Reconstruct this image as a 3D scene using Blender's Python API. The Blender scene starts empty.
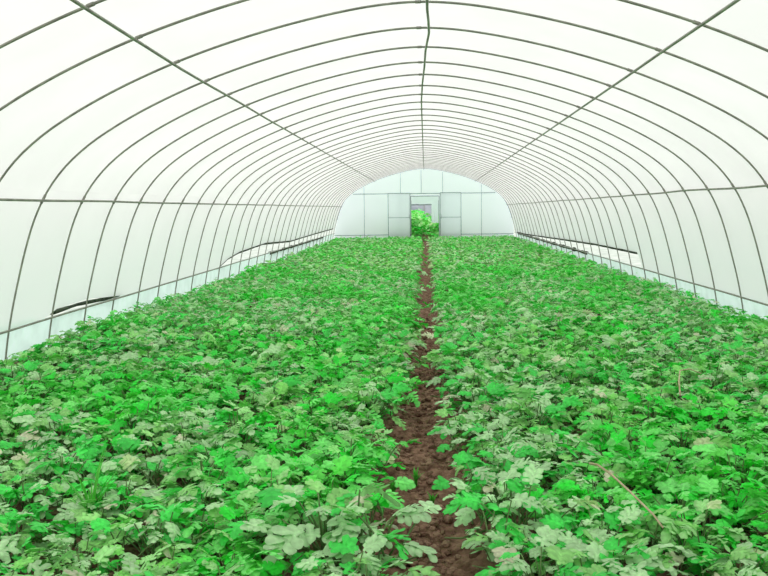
import bpy, bmesh, math, random
import numpy as np
from mathutils import Vector, Matrix, noise

rnd = random.Random(7)
C = bpy.context.scene.collection
PI = math.pi

# ------------------------------------------------------------------ helpers
def tag(o, label=None, cat=None, group=None, kind=None):
    if label: o['label'] = label
    if cat: o['category'] = cat
    if group: o['group'] = group
    if kind: o['kind'] = kind
    return o

def link_mesh(name, verts, faces, m, parent=None, smooth=True):
    me = bpy.data.meshes.new(name)
    me.from_pydata([tuple(v) for v in verts], [], [tuple(f) for f in faces])
    me.update()
    if smooth:
        me.polygons.foreach_set('use_smooth', [True] * len(me.polygons))
    me.materials.append(m)
    o = bpy.data.objects.new(name, me)
    C.objects.link(o)
    if parent: o.parent = parent
    return o

def thing(name, label, cat, loc=(0, 0, 0), group=None, kind=None):
    o = bpy.data.objects.new(name, None)
    o.empty_display_size = .1
    C.objects.link(o)
    o.location = loc
    return tag(o, label, cat, group, kind)

class MB:
    """collects shapes for ONE mesh"""
    def __init__(self): self.v = []; self.f = []
    def add(self, v, f):
        b = len(self.v); self.v += [tuple(p) for p in v]; self.f += [tuple(b + i for i in q) for q in f]; return self
    def box(self, a, b):
        (x0, y0, z0), (x1, y1, z1) = a, b
        v = [(x0,y0,z0),(x1,y0,z0),(x1,y1,z0),(x0,y1,z0),(x0,y0,z1),(x1,y0,z1),(x1,y1,z1),(x0,y1,z1)]
        return self.add(v, [(3,2,1,0),(4,5,6,7),(0,1,5,4),(1,2,6,5),(2,3,7,6),(3,0,4,7)])
    def tube(self, pts, r, n=8, cap=True):
        P = [Vector(p) for p in pts]
        rr = r if isinstance(r, (list, tuple)) else [r] * len(P)
        v, f = [], []
        ref = None
        for i, p in enumerate(P):
            t = (P[min(i + 1, len(P) - 1)] - P[max(i - 1, 0)]).normalized()
            if ref is None:
                ref = Vector((0, 0, 1)) if abs(t.z) < .9 else Vector((1, 0, 0))
                ref = (ref - t * ref.dot(t)).normalized()
            else:
                ref = (ref - t * ref.dot(t)).normalized()
            s = t.cross(ref)
            for k in range(n):
                a = 2 * PI * k / n
                v.append(p + (ref * math.cos(a) + s * math.sin(a)) * rr[i])
        for i in range(len(P) - 1):
            for k in range(n):
                k2 = (k + 1) % n
                f.append((i*n+k, i*n+k2, (i+1)*n+k2, (i+1)*n+k))
        if cap:
            f.append(tuple(range(n))[::-1]); f.append(tuple((len(P)-1)*n + k for k in range(n)))
        return self.add(v, f)
    def build(self, name, m, parent=None, smooth=True):
        return link_mesh(name, self.v, self.f, m, parent, smooth)

def ordinal(n):
    w = ['first','second','third','fourth','fifth','sixth','seventh','eighth','ninth','tenth','eleventh','twelfth','thirteenth',
         'fourteenth','fifteenth','sixteenth','seventeenth','eighteenth','nineteenth','twentieth']
    if n <= 20: return w[n-1]
    tens = {2: 'twenty', 3: 'thirty', 4: 'forty'}[n // 10]
    if n % 10 == 0: return {20:'twentieth', 30:'thirtieth', 40:'fortieth'}[n]
    return tens + '-' + w[n % 10 - 1]

# ------------------------------------------------------------------ materials
def new_mat(name):
    m = bpy.data.materials.new(name); m.use_nodes = True
    nt = m.node_tree
    for n in list(nt.nodes): nt.nodes.remove(n)
    out = nt.nodes.new('ShaderNodeOutputMaterial')
    return m, nt, out

def noise_ramp(nt, scale, c0, c1, p0=.35, p1=.65, detail=4, coord='Object'):
    tc = nt.nodes.new('ShaderNodeTexCoord')
    nz = nt.nodes.new('ShaderNodeTexNoise'); nz.inputs['Scale'].default_value = scale; nz.inputs['Detail'].default_value = detail
    nt.links.new(tc.outputs[coord], nz.inputs['Vector'])
    rp = nt.nodes.new('ShaderNodeValToRGB')
    rp.color_ramp.elements[0].position = p0; rp.color_ramp.elements[0].color = (*c0, 1)
    rp.color_ramp.elements[1].position = p1; rp.color_ramp.elements[1].color = (*c1, 1)
    nt.links.new(nz.outputs['Fac'], rp.inputs['Fac'])
    return rp.outputs['Color'], nz, tc

def solid(name, c0, c1, scale=8, rough=.6, metal=0, spec=.4, bump=0, bscale=60):
    m, nt, out = new_mat(name)
    col, nz, tc = noise_ramp(nt, scale, c0, c1)
    b = nt.nodes.new('ShaderNodeBsdfPrincipled')
    nt.links.new(col, b.inputs['Base Color'])
    b.inputs['Roughness'].default_value = rough; b.inputs['Metallic'].default_value = metal
    b.inputs['Specular IOR Level'].default_value = spec
    if bump:
        n2 = nt.nodes.new('ShaderNodeTexNoise'); n2.inputs['Scale'].default_value = bscale; n2.inputs['Detail'].default_value = 6
        nt.links.new(tc.outputs['Object'], n2.inputs['Vector'])
        bp = nt.nodes.new('ShaderNodeBump'); bp.inputs['Strength'].default_value = bump; bp.inputs['Distance'].default_value = .02
        nt.links.new(n2.outputs['Fac'], bp.inputs['Height']); nt.links.new(bp.outputs['Normal'], b.inputs['Normal'])
    nt.links.new(b.outputs[0], out.inputs['Surface'])
    return m

def film_mat(name, refl, trans, scale=.7, dirt=.04, low=None):
    """milky polyethylene film: diffuse front, diffuse transmission"""
    m, nt, out = new_mat(name)
    lo = tuple(c * (1 - dirt) for c in refl)
    c1, _, _ = noise_ramp(nt, scale, lo, refl)
    lo2 = tuple(c * (1 - dirt * 1.5) for c in trans)
    c2, _, _ = noise_ramp(nt, scale * 1.7, lo2, trans)
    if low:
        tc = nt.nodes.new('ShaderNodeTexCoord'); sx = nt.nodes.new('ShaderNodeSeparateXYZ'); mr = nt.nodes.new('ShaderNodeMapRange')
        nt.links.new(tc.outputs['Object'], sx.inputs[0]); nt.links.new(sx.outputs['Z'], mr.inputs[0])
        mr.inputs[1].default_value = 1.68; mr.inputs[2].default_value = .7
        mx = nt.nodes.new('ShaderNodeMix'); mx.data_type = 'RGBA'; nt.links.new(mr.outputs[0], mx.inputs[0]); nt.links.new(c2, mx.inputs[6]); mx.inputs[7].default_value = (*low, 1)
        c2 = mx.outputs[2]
    d = nt.nodes.new('ShaderNodeBsdfDiffuse'); t = nt.nodes.new('ShaderNodeBsdfTranslucent'); a = nt.nodes.new('ShaderNodeAddShader')
    nt.links.new(c1, d.inputs['Color']); nt.links.new(c2, t.inputs['Color'])
    nt.links.new(d.outputs[0], a.inputs[0]); nt.links.new(t.outputs[0], a.inputs[1])
    nt.links.new(a.outputs[0], out.inputs['Surface'])
    return m

def leaf_mat(name):
    m, nt, out = new_mat(name)
    at = nt.nodes.new('ShaderNodeAttribute'); at.attribute_name = 'Col'
    oi = nt.nodes.new('ShaderNodeObjectInfo')
    mx = nt.nodes.new('ShaderNodeMix'); mx.data_type = 'RGBA'; mx.blend_type = 'MULTIPLY'; mx.inputs[0].default_value = 1
    nt.links.new(at.outputs['Color'], mx.inputs[6]); nt.links.new(oi.outputs['Color'], mx.inputs[7])
    tc = nt.nodes.new('ShaderNodeTexCoord')
    nz = nt.nodes.new('ShaderNodeTexNoise'); nz.inputs['Scale'].default_value = 45; nz.inputs['Detail'].default_value = 3
    nt.links.new(tc.outputs['Object'], nz.inputs['Vector'])
    mr = nt.nodes.new('ShaderNodeMapRange'); mr.inputs[1].default_value = .3; mr.inputs[2].default_value = .7; mr.inputs[3].default_value = .78; mr.inputs[4].default_value = 1.15
    nt.links.new(nz.outputs['Fac'], mr.inputs[0])
    m2 = nt.nodes.new('ShaderNodeMix'); m2.data_type = 'RGBA'; m2.blend_type = 'MULTIPLY'; m2.inputs[0].default_value = 1
    nt.links.new(mx.outputs[2], m2.inputs[6]); nt.links.new(mr.outputs[0], m2.inputs[7])
    b = nt.nodes.new('ShaderNodeBsdfPrincipled')
    b.inputs['Roughness'].default_value = .5; b.inputs['Specular IOR Level'].default_value = .35
    nt.links.new(m2.outputs[2], b.inputs['Base Color'])
    bp = nt.nodes.new('ShaderNodeBump'); bp.inputs['Strength'].default_value = .35; bp.inputs['Distance'].default_value = .006
    nt.links.new(nz.outputs['Fac'], bp.inputs['Height']); nt.links.new(bp.outputs['Normal'], b.inputs['Normal'])
    tr = nt.nodes.new('ShaderNodeBsdfTranslucent')
    m3 = nt.nodes.new('ShaderNodeMix'); m3.data_type = 'RGBA'; m3.blend_type = 'MIX'; m3.inputs[0].default_value = .7
    m3.inputs[7].default_value = (.14, .98, .10, 1)
    nt.links.new(m2.outputs[2], m3.inputs[6]); nt.links.new(m3.outputs[2], tr.inputs['Color'])
    ms = nt.nodes.new('ShaderNodeMixShader'); ms.inputs[0].default_value = .22
    nt.links.new(b.outputs[0], ms.inputs[1]); nt.links.new(tr.outputs[0], ms.inputs[2])
    nt.links.new(ms.outputs[0], out.inputs['Surface'])
    return m

M = {
    'film': film_mat('roof_film', (.30, .30, .295), (.642, .63, .618)),
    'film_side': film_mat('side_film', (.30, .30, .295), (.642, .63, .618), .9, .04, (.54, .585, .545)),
    'film_skirt': film_mat('skirt_film', (.30, .36, .34), (.56, .69, .635), 3, .10),
    'film_end': film_mat('end_film', (.30, .305, .31), (.79, .815, .885), 1.0, .04),
    'film_door': film_mat('door_film', (.03, .03, .03), (.95, .955, .975), 1.0, .02),
    'film_flap': film_mat('flap_film', (.12, .12, .12), (.80, .86, .90), 2, .03),
    'steel': solid('galvanised_steel', (.22, .22, .19), (.35, .35, .30), 9, .5, .15, .4),
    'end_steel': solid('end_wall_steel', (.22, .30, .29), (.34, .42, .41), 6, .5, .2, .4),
    'roll': solid('mossy_roll', (.012, .022, .014), (.07, .09, .06), 11, .8, 0, .2, .6, 30),
    'soil': solid('soil', (.12, .065, .04), (.36, .22, .15), 14, .95, 0, .1, .9, 55),
    'clod': solid('clod_soil', (.16, .088, .056), (.46, .30, .21), 9, .95, 0, .1, .8, 90),
    'terrain': solid('terrain', (.10, .24, .07), (.24, .36, .16), 1.5, .95, 0, .1),
    'verge': solid('verge', (.50, .56, .49), (.68, .72, .65), 2.5, .95, 0, .1),
    'stem': solid('plant_stem', (.07, .16, .04), (.20, .32, .11), 12, .6),
    'dry': solid('dry_stem', (.40, .32, .18), (.58, .50, .32), 20, .8),
    'shed': solid('far_greenhouse', (.22, .25, .28), (.34, .37, .40), 1, .7),
    'leaf': leaf_mat('leaf'),
}

# ------------------------------------------------------------------ tunnel cross-section (measured on the photograph)
PROF = [(0,3.117),(.204,3.108),(.406,3.086),(.608,3.053),(.81,3.013),(1.013,2.967),(1.22,2.915),(1.43,2.856),(1.647,2.789),(1.87,2.713),
        (2.1,2.625),(2.338,2.524),(2.585,2.407),(2.838,2.27),(3.09,2.108),(3.32,1.911),(3.506,1.677),(3.641,1.414),(3.739,1.135),
        (3.821,.846),(3.897,.548),(3.959,.24),(3.992,0.0),(4.005,-.2)]
def _smooth(P, n=3):
    out = []
    for i in range(len(P) - 1):
        p0 = P[i-1] if i else (-P[1][0], P[1][1]); p1 = P[i]; p2 = P[i+1]; p3 = P[i+2] if i + 2 < len(P) else P[i+1]
        for k in range(n):
            t = k / n
            out.append(tuple(.5 * (2*p1[c] + (p2[c]-p0[c])*t + (2*p0[c]-5*p1[c]+4*p2[c]-p3[c])*t*t + (3*p1[c]-p0[c]-3*p2[c]+p3[c])*t**3) for c in (0, 1)))
    return out + [P[-1]]
PROF = _smooth(PROF)
XC = 0.06                                   # the ridge stands a little right of the camera's line
def prof_normal(i):
    a = PROF[max(i-1, 0)]; b = PROF[min(i+1, len(PROF)-1)]
    tx, tz = b[0]-a[0], b[1]-a[1]; l = math.hypot(tx, tz)
    return (-tz / l, tx / l) if i else (0.0, 1.0)
def offset_prof(d):
    out = []
    for i, (x, z) in enumerate(PROF):
        nx, nz = prof_normal(i)
        out.append((x + nx * d, z + nz * d))
    return out
def at_z(prof, zq):                         # x on the side of the arch at a height
    for (x0, z0), (x1, z1) in zip(prof, prof[1:]):
        if z1 <= zq <= z0:
            t = (z0 - zq) / (z0 - z1); return x0 + (x1 - x0) * t
    return prof[-1][0]
def at_x(prof, xq):
    for (x0, z0), (x1, z1) in zip(prof, prof[1:]):
        if x0 <= xq <= x1:
            t = (xq - x0) / (x1 - x0 + 1e-9); return z0 + (z1 - z0) * t
    return 0.0
def interp(pts, y):
    if y <= pts[0][0]: return pts[0][1]
    for (a, za), (b, zb) in zip(pts, pts[1:]):
        if a <= y <= b: return za + (zb - za) * (y - a) / (b - a + 1e-9)
    return pts[-1][1]

Y0, Y1 = -4.0, 39.9
S = 1.0
D0 = 7.384
HOOPS = [-2, -1] + list(range(0, 33))
DEV = {-2: -.016, -1: -.046, 0: -.006, 1: .046, 2: .044, 3: .029, 4: -.017, 5: .012, 7: -.05}
RAIL_L, RAIL_R = .375, .345
ZU_L = [(Y0,.365),(9.3,.365),(9.6,.45),(10.6,.45),(11.4,.40),(11.9,.365),(17.4,.365),(18.2,.50),(19.2,.58),(22.2,.65),(26.8,.54),(33,.58),(38.7,.60),(41,.62)]
ZU_R = [(Y0,.335),(16.7,.335),(16.8,.62),(20.9,.61),(25.9,.54),(31,.46),(35.9,.39),(41,.36)]
FP = offset_prof(.03)
PSPLIT = 48                                 # index on the profile where roof film and side film meet (side purlin)

def build_film():
    ys = np.arange(Y0, Y1 + .01, .25)
    # roof film
    rows = []
    idx = list(range(PSPLIT, 0, -1))
    line = [(-FP[i][0], FP[i][1]) for i in idx] + [FP[0]] + [(FP[i][0], FP[i][1]) for i in reversed(idx)]
    n = len(line); v = []; f = []
    for y in ys:
        ph = ((y - D0) / S) % 1.0
        sag = .012 * math.sin(PI * ph)
        for (x, z) in line: v.append((x + XC, y, z + sag * max(0.0, min(1.0, (z - FP[PSPLIT][1] - .1) / .5))))
    for j in range(len(ys) - 1):
        for i in range(n - 1):
            f.append((j*n+i, j*n+i+1, (j+1)*n+i+1, (j+1)*n+i))
    o = link_mesh('ceiling', v, f, M['film']); tag(o, 'white translucent film stretched over the arched tunnel roof', 'greenhouse roof', kind='structure')
    for side, nm, zu, rail in ((-1, 'left', ZU_L, RAIL_L), (1, 'right', ZU_R, RAIL_R)):
        v = []; f = []; k = 13
        for y in np.arange(Y0, Y1 + .01, .2):
            zt = FP[PSPLIT][1]; zb = interp(zu, y) + .012 * noise.noise(Vector((y * 1.3, side * 9, 0)))
            for i in range(k):
                z = zt + (zb - zt) * i / (k - 1)
                v.append((side * (at_z(FP, z) + .004 * noise.noise(Vector((y*2, z*3, side)))) + XC, y, z))
        m = len(v) // k
        for j in range(m - 1):
            for i in range(k - 1): f.append((j*k+i, j*k+i+1, (j+1)*k+i+1, (j+1)*k+i))
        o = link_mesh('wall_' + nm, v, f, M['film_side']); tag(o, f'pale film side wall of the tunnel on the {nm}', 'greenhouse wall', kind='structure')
        v = []; f = []; k = 6
        for y in np.arange(Y0, Y1 + .01, .2):
            zt = rail - .01 + .01 * noise.noise(Vector((y * 1.7, side * 3, 4)))
            if side < 0 and y < 9.2: zt = rail + .05
            for i in range(k):
                z = zt + (-.06 - zt) * i / (k - 1)
                v.append((side * (at_z(FP, z) + .03 + .02 * noise.noise(Vector((y*1.5, z*5, side*7)))) + XC, y, z))
        m = len(v) // k
        for j in range(m - 1):
            for i in range(k - 1): f.append((j*k+i, j*k+i+1, (j+1)*k+i+1, (j+1)*k+i))
        o = link_mesh('baseboard_' + nm, v, f, M['film_skirt']); tag(o, f'bluish white skirt film along the foot of the {nm} side wall', 'skirt film', kind='structure')
    # end wall with the doorway cut out
    v = []; f = []
    DX0, DX1, DZ = -.50, .70, 1.97
    xs = sorted(set([round(x, 3) for x in np.linspace(-3.96, 3.96, 67)] + [DX0, DX1]))
    k = 8
    for x in xs:
        top = at_x(FP, abs(x - XC)) if abs(x - XC) < 3.99 else .02
        for part in (0,):
            lo = DZ if DX0 <= x <= DX1 else 0.0
            for i in range(k):
                v.append((x, 40.0, lo + (max(top, lo) - lo) * i / (k - 1)))
    # columns at the doorway's edges carry both a long and a short strip
    ext = {}
    for x in (DX0, DX1):
        ext[x] = len(v)
        top = at_x(FP, abs(x - XC))
        for i in range(k): v.append((x, 40.0, top * i / (k - 1)))
    for j in range(len(xs) - 1):
        a, b = j * k, (j + 1) * k
        if xs[j+1] == DX0: b = ext[DX0]
        if xs[j] == DX1: a = ext[DX1]
        for i in range(k - 1): f.append((a+i, b+i, b+i+1, a+i+1))
    o = link_mesh('wall_back', v, f, M['film_end']); tag(o, 'bluish white film end wall with a doorway', 'greenhouse end wall', kind='structure')
build_film()

# ------------------------------------------------------------------ hoops
def arch_line(d=0.0):
    p = offset_prof(d) if d else PROF
    return [(-x, z) for (x, z) in reversed(p[1:])] + list(p)
AL = arch_line()
PURLIN_AT = {}
def upper_side(x):                          # point on the profile at |x|
    return at_x(PROF, abs(x))
def up_x(s, y):
    return interp([(2, 1.87), (5, 1.90), (7.4, 1.95), (39.6, 2.10)] if s < 0 else [(2, 1.84), (5, 1.865), (9.4, 1.91), (39.6, 2.20)], y)
def make_hoop():
    mb = MB(); mb.tube([(x, 0, z) for x, z in AL], .0098, 8)
    return mb
hoop_mesh = None
clamp_spots = [0.0, -1.945, 1.895, -3.545, 3.50]
for order, n in enumerate(HOOPS, 1):
    y = D0 + n * S + DEV.get(n, rnd.uniform(-.03, .03))
    where = 'from the camera' if order <= 20 else 'from the camera towards the doors'
    lab = f'grey steel tunnel hoop spanning the roof, {ordinal(order)} from the camera'
    if order == len(HOOPS): lab = 'grey steel tunnel hoop nearest the film end wall with the doors'
    t = thing('greenhouse_hoop', lab, 'hoop', (XC, y, 0), 'steel hoops along the tunnel')
    if hoop_mesh is None:
        p = make_hoop().build('pipe', M['steel'], t); hoop_mesh = p.data
    else:
        p = bpy.data.objects.new('pipe', hoop_mesh); C.objects.link(p); p.parent = t
    if order <= 12:                          # clips that hold the lengthwise pipes
        for cx in (0.0, -up_x(-1, y), up_x(1, y), -3.545, 3.50):
            dx = .022
            a = (cx - dx, 0, upper_side(cx - dx)); b = (cx + dx, 0, upper_side(cx + dx))
            cm = MB(); cm.tube([a, b], .0135, 8); cm.build('clamp', M['steel'], t)

# ------------------------------------------------------------------ lengthwise pipes
IN = offset_prof(-.033)
def purlin(name, label, cat, xfun, zfun, ya, yb, r=.0115, m='steel', step=.5, group=None):
    mb = MB(); ys = np.arange(ya, yb + .001, step)
    mb.tube([(xfun(y), y, zfun(y)) for y in ys], r, 8)
    o = mb.build(name, M[m]); tag(o, label, cat, group); return o
def nz(y, s): return noise.noise(Vector((y * .45, s, 0)))
ridge_dx = [(4,.10),(7.4,.10),(8.4,.125),(9.4,.09),(10.4,.08),(12,.05),(14,.03),(40,.03)]
purlin('purlin_pipe', 'grey ridge pipe running along the top of the tunnel roof', 'pipe',
       lambda y: XC + interp(ridge_dx, y) - .03, lambda y: 3.083, 2.5, 39.6, group=None)
for s, nm, x0 in ((-1, 'left', 1.945), (1, 'right', 1.895)):
    purlin('purlin_pipe', f'grey lengthwise pipe under the roof slope left of the ridge pipe' if s < 0 else 'grey lengthwise pipe under the roof slope right of the ridge pipe', 'pipe',
           lambda y, s=s: XC + s * (up_x(s, y) + .010 * nz(y, s)), lambda y, s=s: at_x(IN, up_x(s, y)), 2.0, 39.6)
ZL = lambda y: interp([(7, 1.60), (39, 1.53)], y) + .008 * nz(y, 5)
ZR = lambda y: interp([(7, 1.685), (39, 1.53)], y) + .014 * nz(y, 6)
purlin('purlin_pipe', 'grey lengthwise pipe at head height along the left film wall', 'pipe', lambda y: XC - at_z(IN, ZL(y)), ZL, 2.0, 39.6)
purlin('purlin_pipe', 'grey lengthwise pipe at head height along the right film wall', 'pipe', lambda y: XC + at_z(IN, ZR(y)), ZR, 2.0, 39.6)
purlin('skirt_rail', 'low grey rail pipe holding the skirt film of the left wall', 'rail', lambda y: XC - at_z(IN, RAIL_L), lambda y: RAIL_L + .006*nz(y, 8), 4.0, 39.6)
purlin('skirt_rail', 'low grey rail pipe holding the skirt film of the right wall', 'rail', lambda y: XC + at_z(IN, RAIL_R), lambda y: RAIL_R + .006*nz(y, 9), 4.0, 39.6)

OUT = offset_prof(.05)
def roll(name, label, side, zf, ya, yb, r, amp=.2, seed=1):
    mb = MB(); ys = np.arange(ya, yb + .001, .18); pts = []; rr = []
    for i, y in enumerate(ys):
        z = zf(y); k = noise.noise(Vector((y * 2.1, seed, 0)))
        rr.append(max(.008, r * (1 + amp * 2 * k))); pts.append((XC + side * (at_z(OUT, z) + .030), y, z - r * .8 + .01 * k))
    mb.tube(pts, rr, 8); o = mb.build(name, M['roll']); return tag(o, label, 'rolled film')
roll('film_roll', 'dark rolled-up film edge sagging above the side vent of the left wall', -1, lambda y: interp(ZU_L, y), 17.5, 39.4, .028, .3, 1)
roll('film_roll', 'dark rolled-up film edge sloping above the side vent of the right wall', 1, lambda y: interp(ZU_R, y), 16.86, 39.4, .028, .3, 2)
roll('skirt_roll', 'dark mossy roll lying on the skirt film below the left vent near the end', -1, lambda y: RAIL_L - .02, 23.5, 36, .034, .5, 3)
roll('skirt_roll', 'dark mossy roll lying on the skirt film below the right vent', 1, lambda y: RAIL_R - .01, 22.5, 39.2, .036, .6, 4)
roll('skirt_roll', 'short dark mossy film roll on the left skirt film close to the camera', -1, lambda y: interp([(9.5,.41),(10.3,.43),(11.3,.40),(12,.40)], y), 9.6, 11.8, .022, .7, 5)

# ------------------------------------------------------------------ end wall frame and doors
yP = 39.955
for px, lab in ((-2.565, 'thin grey post of the end wall, between the left door and the outer edge'), (-.965, 'thin grey post of the end wall behind the left door panel'),
                (.878, 'thin grey post of the end wall behind the right door panel'), (2.566, 'thin grey post of the end wall, between the right door and the outer edge')):
    mb = MB(); mb.tube([(px, yP, 0), (px, yP, at_x(PROF, abs(px - XC)) - .02)], .010, 8)
    tag(mb.build('end_post', M['end_steel']), lab, 'post', 'posts of the end wall')
mb = MB(); mb.tube([(-.06, yP, 2.09), (-.06, yP, 3.09)], .010, 8)
tag(mb.build('end_post', M['end_steel']), 'short thin post from the lintel rail up to the ridge of the end wall', 'post', 'posts of the end wall')
hx = at_z(PROF, 2.07) - .03
mb = MB(); mb.tube([(-hx + XC, 39.925, 2.07), (hx + XC, 39.925, 2.06)], .016, 8)
tag(mb.build('lintel_rail', M['end_steel']), 'grey horizontal rail across the whole end wall above the doors', 'rail')
for a, b, nm in ((-3.9, -.53, 'left'), (.78, 3.95, 'right')):
    mb = MB(); mb.tube([(a, 39.925, .27), (b, 39.925, .27)], .015, 8)
    tag(mb.build('base_rail', M['end_steel']), f'low grey rail along the foot of the end wall, {nm} of the doorway', 'rail')
# doorway frame (jambs + head)
t = thing('doorway_frame', 'grey pipe frame around the open doorway in the end wall', 'door frame', (.1, 39.93, 0))
for px in (-.515, .715):
    mb = MB(); mb.tube([(px - .1, -.0, 0), (px - .1, -.0, 1.95)], .017, 8); mb.build('jamb', M['end_steel'], t)
mb = MB(); mb.tube([(-.615, 0, 1.95), (.615, 0, 1.95)], .017, 8); mb.build('head_bar', M['end_steel'], t)
def door(idx, x0, x1, lab):
    d = thing(f'door_{idx}', lab, 'door', ((x0 + x1) / 2, 39.85, .05), kind='structure')
    w = (x1 - x0) / 2; z1 = 2.035; r = .014
    fr = MB(); fr.tube([(-w, 0, .02), (-w, 0, z1)], r, 8); fr.tube([(w, 0, .02), (w, 0, z1)], r, 8)
    for z in (.02, .97, z1): fr.tube([(-w, 0, z), (w, 0, z)], r * (.8 if z == .97 else 1), 8)
    fr.build('door_frame', M['end_steel'], d)
    pm = MB(); pm.add([(-w, .022, .03), (w, .022, .03), (w, .022, z1 - .01), (-w, .022, z1 - .01)], [(0, 1, 2, 3)]); pm.build('film_panel', M['film_door'], d, False)
    hm = MB(); s = 1 if x1 < .1 else -1
    hm.tube([(s * (w - .04), -.02, .9), (s * (w - .04), -.05, .92), (s * (w - .04), -.05, 1.08), (s * (w - .04), -.02, 1.1)], .008, 6); hm.build('handle', M['end_steel'], d)
door(1, -1.51, -.55, 'film covered sliding door panel pushed open to the left of the doorway')
door(2, .765, 1.67, 'film covered sliding door panel pushed open to the right of the doorway')
# film hanging in the top and the right part of the doorway
def sheet(name, x0, x1, z0, z1, y, lab, amp=.015, seed=0):
    v = []; f = []; nx, nzv = 14, 12
    for j in range(nzv):
        for i in range(nx):
            x = x0 + (x1 - x0) * i / (nx - 1); z = z0 + (z1 - z0) * j / (nzv - 1)
            v.append((x, y + amp * math.sin(i * 1.3 + seed) * (1 - j / nzv) + amp * noise.noise(Vector((x*3, z*2, seed))), z + (.012 * math.sin(i * .9) if j == 0 else 0)))
    for j in range(nzv - 1):
        for i in range(nx - 1): f.append((j*nx+i, j*nx+i+1, (j+1)*nx+i+1, (j+1)*nx+i))
    return tag(link_mesh(name, v, f, M['film_flap']), lab, 'film curtain')
sheet('film_valance', -.49, .69, 1.60, 1.965, 40.04, 'white film valance hanging across the top of the doorway', .012, 1)
mb = MB(); mb.tube([(-.49, 40.05, 1.575), (.40, 40.05, 1.575)], .022, 8)
tag(mb.build('valance_bar', M['end_steel']), 'dark bar along the lower edge of the white film valance in the doorway', 'bar')
sheet('hanging_flap', .385, .69, .78, 1.62, 40.085, 'white film flap hanging in the right half of the doorway', .012, 2)

# ------------------------------------------------------------------ ground
PATH = [(0,.10),(3.75,.10),(5,.07),(6.3,.06),(8,.10),(11,.11),(20,.11),(40,.11)]
def path_x(y): return interp(PATH, y) + .03 * noise.noise(Vector((0, y * .8, 3)))
def ground_z(x, y):
    d = abs(x - path_x(y))
    tr = -.075 * max(0, 1 - (d / .34) ** 2) if d < .34 else 0
    fade = 1 if y < 16 else .6
    n1 = noise.noise(Vector((x * 6, y * 6, 0))) * .022 + noise.noise(Vector((x * 15, y * 15, 5))) * .016
    n2 = abs(noise.noise(Vector((x * 30, y * 30, 9)))) * .016
    return .015 + tr + (n1 + n2) * fade * (1.25 if d < .4 else .6)
def build_ground():
    xs = np.concatenate([np.linspace(-3.97, -.55, 14), np.linspace(-.5, .7, 56), np.linspace(.75, 4.09, 14)])
    ys = np.concatenate([np.arange(-4, 2.4, .4), np.arange(2.4, 7, .022), np.arange(7, 12, .05), np.arange(12, 40.05, .15)])
    nx = len(xs); v = []; f = []
    for y in ys:
        for x in xs: v.append((x, y, ground_z(x, y)))
    for j in range(len(ys) - 1):
        for i in range(nx - 1): f.append((j*nx+i, j*nx+i+1, (j+1)*nx+i+1, (j+1)*nx+i))
    o = link_mesh('floor', v, f, M['soil']); tag(o, 'bare brown soil of the planting beds and the path', 'soil floor', kind='structure')
    o = link_mesh('terrain', [(-300,-60,-.10),(300,-60,-.10),(300,420,-.10),(-300,420,-.10)], [(0,1,2,3)], M['terrain']); tag(o, 'green field around the tunnel', 'field', kind='structure')
    for s, nm in ((-1, 'left'), (1, 'right')):
        a, b = sorted((s * 4.12 + XC, s * 26))
        o = link_mesh('trim_1' if s < 0 else 'trim_2', [(a,-6,-.08),(b,-6,-.08),(b,140,-.08),(a,140,-.08)], [(0,1,2,3)], M['verge']); tag(o, f'pale dry verge outside the {nm} wall', 'verge', kind='structure')
    o = link_mesh('path', [(-.1,40.05,-.085),(.45,40.05,-.085),(.35,75,-.085),(.1,75,-.085)], [(0,1,2,3)], M['soil']); tag(o, 'brown footpath through the field outside the doorway', 'path', kind='structure')
build_ground()

def lump(r, seed, n=1):
    bm = bmesh.new(); bmesh.ops.create_icosphere(bm, subdivisions=2, radius=r)
    sx, sy, sz = (1, .8, .65)
    for vv in bm.verts:
        k = 1 + .62 * noise.noise(vv.co / r * 1.4 + Vector((seed * 3.1, seed, 0))) + .34 * noise.noise(vv.co / r * 3.4 + Vector((0, seed, 7)))
        vv.co = Vector((vv.co.x * sx, vv.co.y * sy, vv.co.z * sz)) * k
    V = np.array([vv.co[:] for vv in bm.verts]); F = np.array([[q.index for q in fc.verts] for fc in bm.faces]); bm.free(); return V, F
def build_clods():
    lumps = [lump(1.0, s) for s in range(8)]
    v = []; f = []; b = 0
    for i in range(1500):
        y = 3.0 + 9.5 * rnd.random() ** 1.8
        x = path_x(y) + rnd.gauss(0, .15)
        r = rnd.choice([.006, .008, .010, .012, .015, .018, .022, .03])
        V, F = rnd.choice(lumps); a = rnd.uniform(0, 6.28); c, s = math.cos(a), math.sin(a)
        W = V * r; W = np.c_[W[:,0]*c - W[:,1]*s, W[:,0]*s + W[:,1]*c, W[:,2]] + [x, y, ground_z(x, y) + r * .25]
        v.append(W); f.append(F + b); b += len(W)
    o = link_mesh('soil_clods', np.concatenate(v).tolist(), np.concatenate(f).tolist(), M['clod'])
    tag(o, 'loose brown clods and crumbs of soil on the path', 'soil', kind='stuff')
build_clods()

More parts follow.
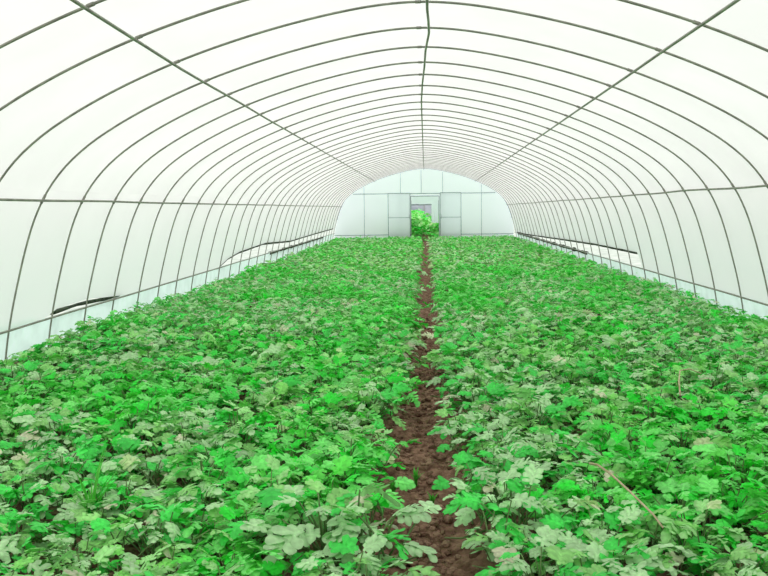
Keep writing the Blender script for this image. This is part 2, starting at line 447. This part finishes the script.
# ------------------------------------------------------------------ watermelon plants
def leaf(L, W, segs, across, nl, rg, curl):
    """pinnately lobed leaf along +x, with drooping tip and cupped lobes"""
    v = []; edge = []
    half = across // 2
    phl, phr = rg.uniform(-.10, .10), rg.uniform(-.10, .10)
    ruf = rg.uniform(0, 9)
    for i in range(segs + 1):
        u = i / segs
        env = (math.sin(PI * min(1, u ** .72 * .985 + .012)) ** .6)
        cx = L * u; zc = L * (.22 * u - curl * u * u)
        for j in range(-half, half + 1):
            q = j / half
            ph = phl if j < 0 else phr
            cyc = (u * nl + ph) % 1.0
            lob = max(0.0, 1 - abs(2 * cyc - 1) ** 2.6) ** .55
            w = W * env * (.24 + .76 * lob)
            if u > .985: w *= .3
            y = w * q
            fwd = abs(y) * .42
            z = zc - .55 * (abs(y) ** 2) / W * (1 + .3 * math.sin(ruf + i)) + .12 * abs(y) + .05 * W * math.sin(ruf + u * 17 + j * 1.7) * abs(q)
            v.append((cx + fwd, y, z)); edge.append(abs(q))
    n = across; f = []
    for i in range(segs):
        for j in range(n - 1):
            f.append((i*n+j, (i+1)*n+j, (i+1)*n+j+1, i*n+j+1))
    return np.array(v), np.array(f), np.array(edge)

def lobed_leaf(L, W, ls, nl, rg, curl):
    """leaf built lobe by lobe: narrow midrib blade, nl pairs of rounded lobes, a terminal lobe"""
    V, F, E = [], [], []
    def strip(p, ang, l, h, n, droop, up, s0, neck=.42):
        b = len(V); ca, sa = math.cos(ang), math.sin(ang)
        tw = rg.uniform(-.35, .35)
        for i in range(n + 1):
            t = i / n
            sh = (neck + (1 - neck) * math.sin(min(1.0, t / .68) * PI / 2) ** 1.5) if t < .68 else math.sqrt(max(0.0, 1 - ((t - .68) / .325) ** 2)) * .93 + .07
            sh *= 1 + .16 * math.sin(t * 9 + s0)
            w = h * sh; r = l * t
            zc = p[2] + up * r - droop * l * t * t
            for j in (-1, 0, 1):
                q = w * j
                V.append((p[0] + ca * r - sa * q, p[1] + sa * r + ca * q, zc - .16 * w * abs(j) + tw * q * t + .10 * h * math.sin(s0 + 5 * t + 2 * j) * abs(j)))
                E.append(abs(j) * .6 + .4 * t)
        for i in range(n):
            for j in range(2): F.append((b+i*3+j, b+(i+1)*3+j, b+(i+1)*3+j+1, b+i*3+j+1))
    def mid(u): return (L * u, 0.0, L * (.24 * u - curl * u * u))
    # midrib blade
    b = len(V); m = 7
    for i in range(m + 1):
        u = .02 + .80 * i / m; c = mid(u); w = W * .20 * (math.sin(PI * min(1, .15 + .8 * u)) + .1)
        for j in (-1, 0, 1):
            V.append((c[0] + .2 * w * abs(j), w * j, c[2] + .12 * w * abs(j))); E.append(abs(j) * .5)
    for i in range(m):
        for j in range(2): F.append((b+i*3+j, b+(i+1)*3+j, b+(i+1)*3+j+1, b+i*3+j+1))
    for k in range(nl):
        for sd in (-1, 1):
            u = .12 + .60 * (k + .15 * (sd > 0) + rg.uniform(-.1, .1)) / max(1, nl - 1) * .95
            l = W * (1.02 - .45 * abs((k - .45 * (nl - 1)) / (nl - 1)) ** 1.3 * 1.6) * rg.uniform(.88, 1.1)
            an = math.radians(68 - 26 * k / (nl - 1) + rg.uniform(-8, 8))
            strip(mid(u), sd * an, l, l * rg.uniform(.27, .34), ls, rg.uniform(.12, .5), rg.uniform(-.05, .28), rg.uniform(0, 6))
    c = mid(.70); strip(c, rg.uniform(-.12, .12), L * .36, L * .15, ls, .25, .24 - 1.4 * curl, rg.uniform(0, 6), .6)
    return np.array(V), np.array(F), np.array(E)

PALE = np.array((.49, .755, .405)); VIV = np.array((.07, .72, .10)); MID = np.array((.32, .70, .21)); TAN = np.array((.66, .66, .46))
def make_plant(seed, nleaf, segs, across, big=1.0, stems=True):
    rg = random.Random(seed)
    V, F, COL = [], [], []; b = 0
    st = MB()
    runners = [rg.uniform(0, 6.28) for _ in range(3)]
    for k in range(nleaf):
        u = (k + .5) / nleaf
        az = k * 2.39996 + rg.uniform(-.5, .5)
        if k < nleaf * .55:       # leaves from the crown
            base = Vector((rg.uniform(-.03, .03), rg.uniform(-.03, .03), .02))
            el = math.radians(82 - 60 * (u / .55) + rg.uniform(-9, 9)); lp = rg.uniform(.13, .22)
        else:                     # leaves along the short runners
            ra = runners[k % 3] + rg.uniform(-.5, .5); rr = rg.uniform(.07, .22)
            base = Vector((rr * math.cos(ra), rr * math.sin(ra), .03 + rg.uniform(0, .05)))
            el = math.radians(rg.uniform(35, 85)); lp = rg.uniform(.07, .17)
        lp *= big
        tip = base + Vector((math.cos(az) * math.cos(el), math.sin(az) * math.cos(el), math.sin(el))) * lp
        L = big * rg.uniform(.070, .128) * (.75 if u < .12 else 1); W = L * rg.uniform(.36, .46)
        cu = rg.uniform(.25, .95)
        if across == 0: v, f, e = lobed_leaf(L, W * 1.12, segs, 4 if segs > 3 else 3, rg, cu)
        else: v, f, e = leaf(L, W, segs, across, 2.5, rg, cu)
        pitch = el * .32 + math.radians(rg.uniform(-34, 16)); roll_ = math.radians(rg.uniform(-34, 34))
        R = Matrix.Rotation(az + rg.uniform(-.4, .4), 3, 'Z') @ Matrix.Rotation(-pitch, 3, 'Y') @ Matrix.Rotation(roll_, 3, 'X')
        v = v @ np.array(R).T + np.array(tip)
        v[:, 2] = np.maximum(v[:, 2], .012)
        t = rg.random()
        c = PALE if t < .46 else (MID if t < .68 else (VIV if t < .965 else TAN))
        c = c * rg.uniform(.82, 1.15)
        col = c[None, :] * (1.0 + .25 * (1 - e[:, None]) ** 3) * (1 - .06 * e[:, None])
        V.append(v); F.append(f + b); COL.append(col); b += len(v)
        if stems:
            mid = base + (tip - base) * .5 + Vector((0, 0, .012))
            st.tube([base, mid, tip], [.0038, .003, .0024], 5, False)
    if stems:
        for ra in runners:
            st.tube([(0, 0, .015), (.10*math.cos(ra), .10*math.sin(ra), .05), (.2*math.cos(ra+.2), .2*math.sin(ra+.2), .04), (.27*math.cos(ra+.3), .27*math.sin(ra+.3), .06)], [.006, .005, .004, .002], 6)
        st.tube([(0, 0, -.03), (0, 0, .06)], [.010, .007], 8)
    return np.concatenate(V), np.concatenate(F), np.concatenate(COL), st

def leaf_mesh(name, V, F, COL):
    me = bpy.data.meshes.new(name)
    nv, nf = len(V), len(F)
    me.vertices.add(nv); me.vertices.foreach_set('co', np.asarray(V, np.float32).ravel())
    me.loops.add(nf * 4); me.loops.foreach_set('vertex_index', np.asarray(F, np.int32).ravel())
    me.polygons.add(nf); me.polygons.foreach_set('loop_start', np.arange(0, nf * 4, 4, dtype=np.int32))
    me.polygons.foreach_set('use_smooth', np.ones(nf, dtype=bool))
    me.update(calc_edges=True)
    a = me.color_attributes.new('Col', 'FLOAT_COLOR', 'POINT')
    a.data.foreach_set('color', np.c_[COL, np.ones(nv)].astype(np.float32).ravel())
    me.materials.append(M['leaf'])
    return me

def patch(x, y):                            # slow variation of leaf tint over the beds
    return noise.noise(Vector((x * .9, y * .55, 11))) + .5 * noise.noise(Vector((x * 2.3, y * 1.4, 4)))
TINTS = {'pale': (1.0, 1.0, 1.0), 'mid': (.78, 1.0, .70), 'bright': (.40, 1.04, .42)}
def tint_of(x, y, r):
    p = patch(x, y) + .35 * (r - .5)
    return 'bright' if p > .20 else ('mid' if p > 0 else 'pale')

CAM = Vector((.1028, 0, 1.5)); FPX = 907.86
RIGHT = Vector((.99892136, .04494835, -.01165153)); UP = Vector((.00759229, .08944463, .99596286)); FWD = Vector((-.04580905, .99497704, -.08900689))
def to_px(p):                               # only to choose which plants the photo shows
    d = Vector(p) - CAM; w = d.dot(FWD)
    if w < .2: return None
    return 384 + FPX * d.dot(RIGHT) / w, 288 - FPX * d.dot(UP) / w

ROW0, DX, DY = .365, .362, .36
spots = []
for side in (-1, 1):
    for k in range(10 if side > 0 else 11):
        x0 = .10 + side * (ROW0 + DX * k)
        if abs(x0 - XC) > 3.78: continue
        y = 2.05 + (k % 2) * .16 + rnd.uniform(0, .1)
        while y < 39.3:
            x = x0 + rnd.gauss(0, .035); yy = y + rnd.gauss(0, .04)
            x += (path_x(yy) - .10) * max(0, 1 - k * .3) + side * max(0, 1 - k * .3) * (.05 if side > 0 else .02) * max(0, min(1, (6 - yy) / 2))
            spots.append((side, k, x, yy, rnd.random()))
            y += DY * rnd.uniform(.9, 1.12)
def visible(s):
    _, _, x, y, _ = s
    for dz in (.08, .3):
        for dx in (-.1, .1):
            p = to_px((x + dx, y, dz))
            if p and -4 < p[0] < 772 and p[1] < 572: return True
    return False
vis = sorted([s for s in spots if visible(s)], key=lambda s: (Vector((s[2], s[3], .2)) - CAM).length)
near = vis[:300]; near_set = set(near)
rest = [s for s in spots if s not in near_set and (s[3] > 2.3) and abs(s[2]) < .42 * s[3] + 1.6]

variants = []
for i in range(14):
    V, F, COL, st = make_plant(100 + i, rnd.choice([48, 50, 53]), 6, 0)
    variants.append((leaf_mesh('foliage', V, F, COL), st))
stem_meshes = [None] * len(variants)
rows = {}
for s in near: rows.setdefault((s[0], s[1]), []).append(s)
for r in rows.values(): r.sort(key=lambda s: s[3])
big_spot = min((q for q in near if q[0] < 0 and q[1] == 0), key=lambda q: abs(q[3] - 3.45))
TN = {'pale': 'pale grey-green', 'mid': 'mid-green', 'bright': 'bright green'}
for (side, k), lst in sorted(rows.items()):
    nm = 'left' if side < 0 else 'right'
    lastrow = k == max(kk for (sd, kk) in rows if sd == side)
    for j, s in enumerate(lst, 1):
        _, _, x, y, r = s
        big = side < 0 and k == 0 and s is big_spot
        tint = 'pale' if big else tint_of(x, y, r); tn = TN[tint]
        grp = f'watermelon plants in the bed {nm} of the path'
        if k == 0:
            lab = f'{tn} watermelon plant on the {nm} edge of the dirt path, {ordinal(j)} from the camera'
        elif lastrow:
            lab = f'{tn} watermelon plant at the foot of the {nm} film wall, {ordinal(j)} from the camera'
        elif j <= 5:
            lab = f'{tn} watermelon plant, {ordinal(j)} from the camera in the {ordinal(k + 1)} row {nm} of the path'
        else:
            lab = f'{tn} lobed-leaf watermelon plant in the dense middle of the bed {nm} of the path'
            grp = f'{tn} watermelon plants in the middle of the bed {nm} of the path'
        if big: lab = 'large pale watermelon plant with feathery leaves at the near left edge of the dirt path'
        t = thing('watermelon_plant', lab, 'plant', (x, y, ground_z(x, y) - .005), grp)
        sc = rnd.uniform(.88, 1.15) * (1.36 if big else 1); t.scale = (sc, sc, sc * rnd.uniform(.9, 1.12)); t.rotation_euler = (rnd.uniform(-.08, .08), rnd.uniform(-.08, .08), rnd.uniform(0, 6.28))
        vi = rnd.randrange(len(variants))
        o = bpy.data.objects.new('foliage', variants[vi][0]); C.objects.link(o); o.parent = t
        b = rnd.uniform(.9, 1.1); o.color = (TINTS[tint][0]*b, TINTS[tint][1]*b, TINTS[tint][2]*b, 1)
        if stem_meshes[vi] is None:
            q = variants[vi][1].build('stem', M['stem'], t); stem_meshes[vi] = q.data
        else:
            q = bpy.data.objects.new('stem', stem_meshes[vi]); C.objects.link(q); q.parent = t

def scatter(name, spots_, lods, label, cat, scale=(.9, 1.15), zoff=0.0, zf=None, tint=None):
    VV, FF, CC = [], [], []; b = 0
    for (_, _, x, y, r) in spots_:
        V, F, COL, _st = rnd.choice(lods(y))
        a = rnd.uniform(0, 6.28); c, s = math.cos(a), math.sin(a); sc = rnd.uniform(*scale) * (1 if zf else interp([(14, 1.0), (28, .86)], y))
        W = np.c_[V[:,0]*c - V[:,1]*s, V[:,0]*s + V[:,1]*c, V[:,2]] * sc
        W += [x, y, (ground_z(x, y) if zf is None else zf(x, y)) - .005]
        tn = np.array(TINTS[tint or tint_of(x, y, r)]) * rnd.uniform(.9, 1.1)
        VV.append(W); FF.append(F + b); CC.append(COL * tn); b += len(W)
    me = leaf_mesh(name, np.concatenate(VV), np.concatenate(FF), np.concatenate(CC))
    o = bpy.data.objects.new(name, me); C.objects.link(o)
    return tag(o, label, cat, kind='stuff')
lod1 = [make_plant(300 + i, 42, 3, 0, 1.0, False) for i in range(8)]
lod2 = [make_plant(400 + i, 20, 6, 3, 1.08, False) for i in range(8)]
scatter('watermelon_foliage', rest, lambda y: lod1 if y < 19 else lod2, 'distant rows of watermelon plants filling both beds to the end wall', 'plants')

# plants in the field outside the doorway
out_spots = []
for i in range(900):
    y = rnd.uniform(41, 66); x = .15 + rnd.choice((-1, 1)) * rnd.uniform(.22 + .004 * (y - 41), 2.6)
    out_spots.append((0, 0, x, y, rnd.random()))
scatter('field_weeds', out_spots, lambda y: lod2, 'green weeds and crops growing outside the open doorway', 'weeds', (1.3, 2.4), zf=lambda x, y: -.1 + rnd.random() * (.95 if x < .15 else .55) * min(1, abs(x - .15) * 2.2), tint='mid')

# ------------------------------------------------------------------ small singular things
def dry_stem(pts, r, lab):
    mb = MB(); mb.tube(pts, [r * (1 - .5 * i / len(pts)) for i in range(len(pts))], 6)
    tag(mb.build('dry_vine_stem', M['dry']), lab, 'stem')
dry_stem([(.825, 3.98, .355), (.84, 3.88, .378), (.865, 3.72, .385), (.895, 3.5, .38), (.93, 3.28, .365), (.945, 3.2, .345)], .006, 'long dry beige vine stem lying slanted over the leaves right of the path')
dry_stem([(1.64, 5.5, .34), (1.70, 5.75, .38), (1.77, 5.98, .405), (1.86, 6.06, .40), (1.93, 6.05, .37)], .006, 'curved dry beige stem arching over plants in the bed right of the path')

def grass_tuft(x, y, h, n, lab, seed):
    rg = random.Random(seed); V, F, COL = [], [], []; b = 0
    for k in range(n):
        a = rg.uniform(0, 6.28); hh = h * rg.uniform(.6, 1); lean = rg.uniform(.1, .6); w = .008
        pts = []
        for i in range(7):
            u = i / 6; rr = lean * hh * u * u
            px, py, pz = math.cos(a) * rr, math.sin(a) * rr, hh * (u - .18 * u * u)
            ww = w * (1 - u ** 2) + .0005; sx, sy = -math.sin(a) * ww, math.cos(a) * ww
            V += [(px - sx, py - sy, pz), (px + sx, py + sy, pz)]; COL += [(.10, .50, .05)] * 2
        for i in range(6): F.append((b + 2*i, b + 2*i + 1, b + 2*i + 3, b + 2*i + 2))
        b += 14
    me = leaf_mesh('grass_tuft', np.array(V), np.array(F), np.array(COL)); o = bpy.data.objects.new('grass_tuft', me); C.objects.link(o)
    o.location = (x, y, ground_z(x, y)); tag(o, lab, 'grass tuft')
grass_tuft(-1.42, 3.95, .46, 20, 'bright green grass tuft standing out of the bed left of the path', 3)
grass_tuft(.13, 4.62, .09, 18, 'low tuft of grass on the bare soil at the right side of the dirt path', 6)
grass_tuft(-.08, 4.75, .15, 26, 'small tuft of green grass sprouting on the left side of the dirt path', 4)
grass_tuft(.04, 4.95, .12, 22, 'tiny tuft of grass in the middle of the dirt path', 5)

# distant greenhouse seen through the doorway
def far_greenhouse():
    t = thing('distant_greenhouse', 'low grey greenhouse far beyond the open doorway', 'greenhouse', (0, 120, -.1))
    mb = MB(); n = 16; v = []; f = []
    for x in (-25, 25):
        for i in range(n + 1):
            a = PI * i / n; v.append((x, 4 * math.cos(a), 2.35 * math.sin(a)))
    for i in range(n): f.append((i, i+1, n+1+i+1, n+1+i))
    mb.add(v, f); mb.build('film_cover', M['shed'], t)
    mb = MB()
    for x in np.arange(-25, 25.1, 2.5): mb.tube([(x, 4.04*math.cos(PI*i/n), 2.38*math.sin(PI*i/n)) for i in range(n+1)], .05, 5)
    mb.build('hoop_frame', M['steel'], t)
far_greenhouse()

# ------------------------------------------------------------------ light
w = bpy.data.worlds.new('world'); bpy.context.scene.world = w; w.use_nodes = True
nt = w.node_tree; bg = nt.nodes['Background']
tc = nt.nodes.new('ShaderNodeTexCoord'); sp = nt.nodes.new('ShaderNodeSeparateXYZ'); rp = nt.nodes.new('ShaderNodeValToRGB')
nt.links.new(tc.outputs['Generated'], sp.inputs[0]); nt.links.new(sp.outputs['Z'], rp.inputs['Fac']); nt.links.new(rp.outputs['Color'], bg.inputs['Color'])
rp.color_ramp.elements[0].color = (.93, .97, 1, 1); rp.color_ramp.elements[1].color = (1, 1, 1, 1)
bg.inputs['Strength'].default_value = 1.15
sun = bpy.data.lights.new('sun', 'SUN'); sun.energy = 1.3; sun.angle = math.radians(8); sun.color = (1, .98, .95)
so = bpy.data.objects.new('sun', sun); C.objects.link(so); so.rotation_euler = (math.radians(12), math.radians(-8), 0)

# ------------------------------------------------------------------ camera
cam = bpy.data.cameras.new('camera'); cam.sensor_width = 36; cam.lens = FPX * 36 / 768; cam.clip_end = 1000; cam.clip_start = .05
co = bpy.data.objects.new('camera', cam); C.objects.link(co)
mw = Matrix((( RIGHT.x, UP.x, -FWD.x, CAM.x), (RIGHT.y, UP.y, -FWD.y, CAM.y), (RIGHT.z, UP.z, -FWD.z, CAM.z), (0, 0, 0, 1)))
co.matrix_world = mw
bpy.context.scene.camera = co
vs = bpy.context.scene.view_settings
vs.view_transform = 'Standard'; vs.look = 'None'; vs.exposure = 0; vs.gamma = 1
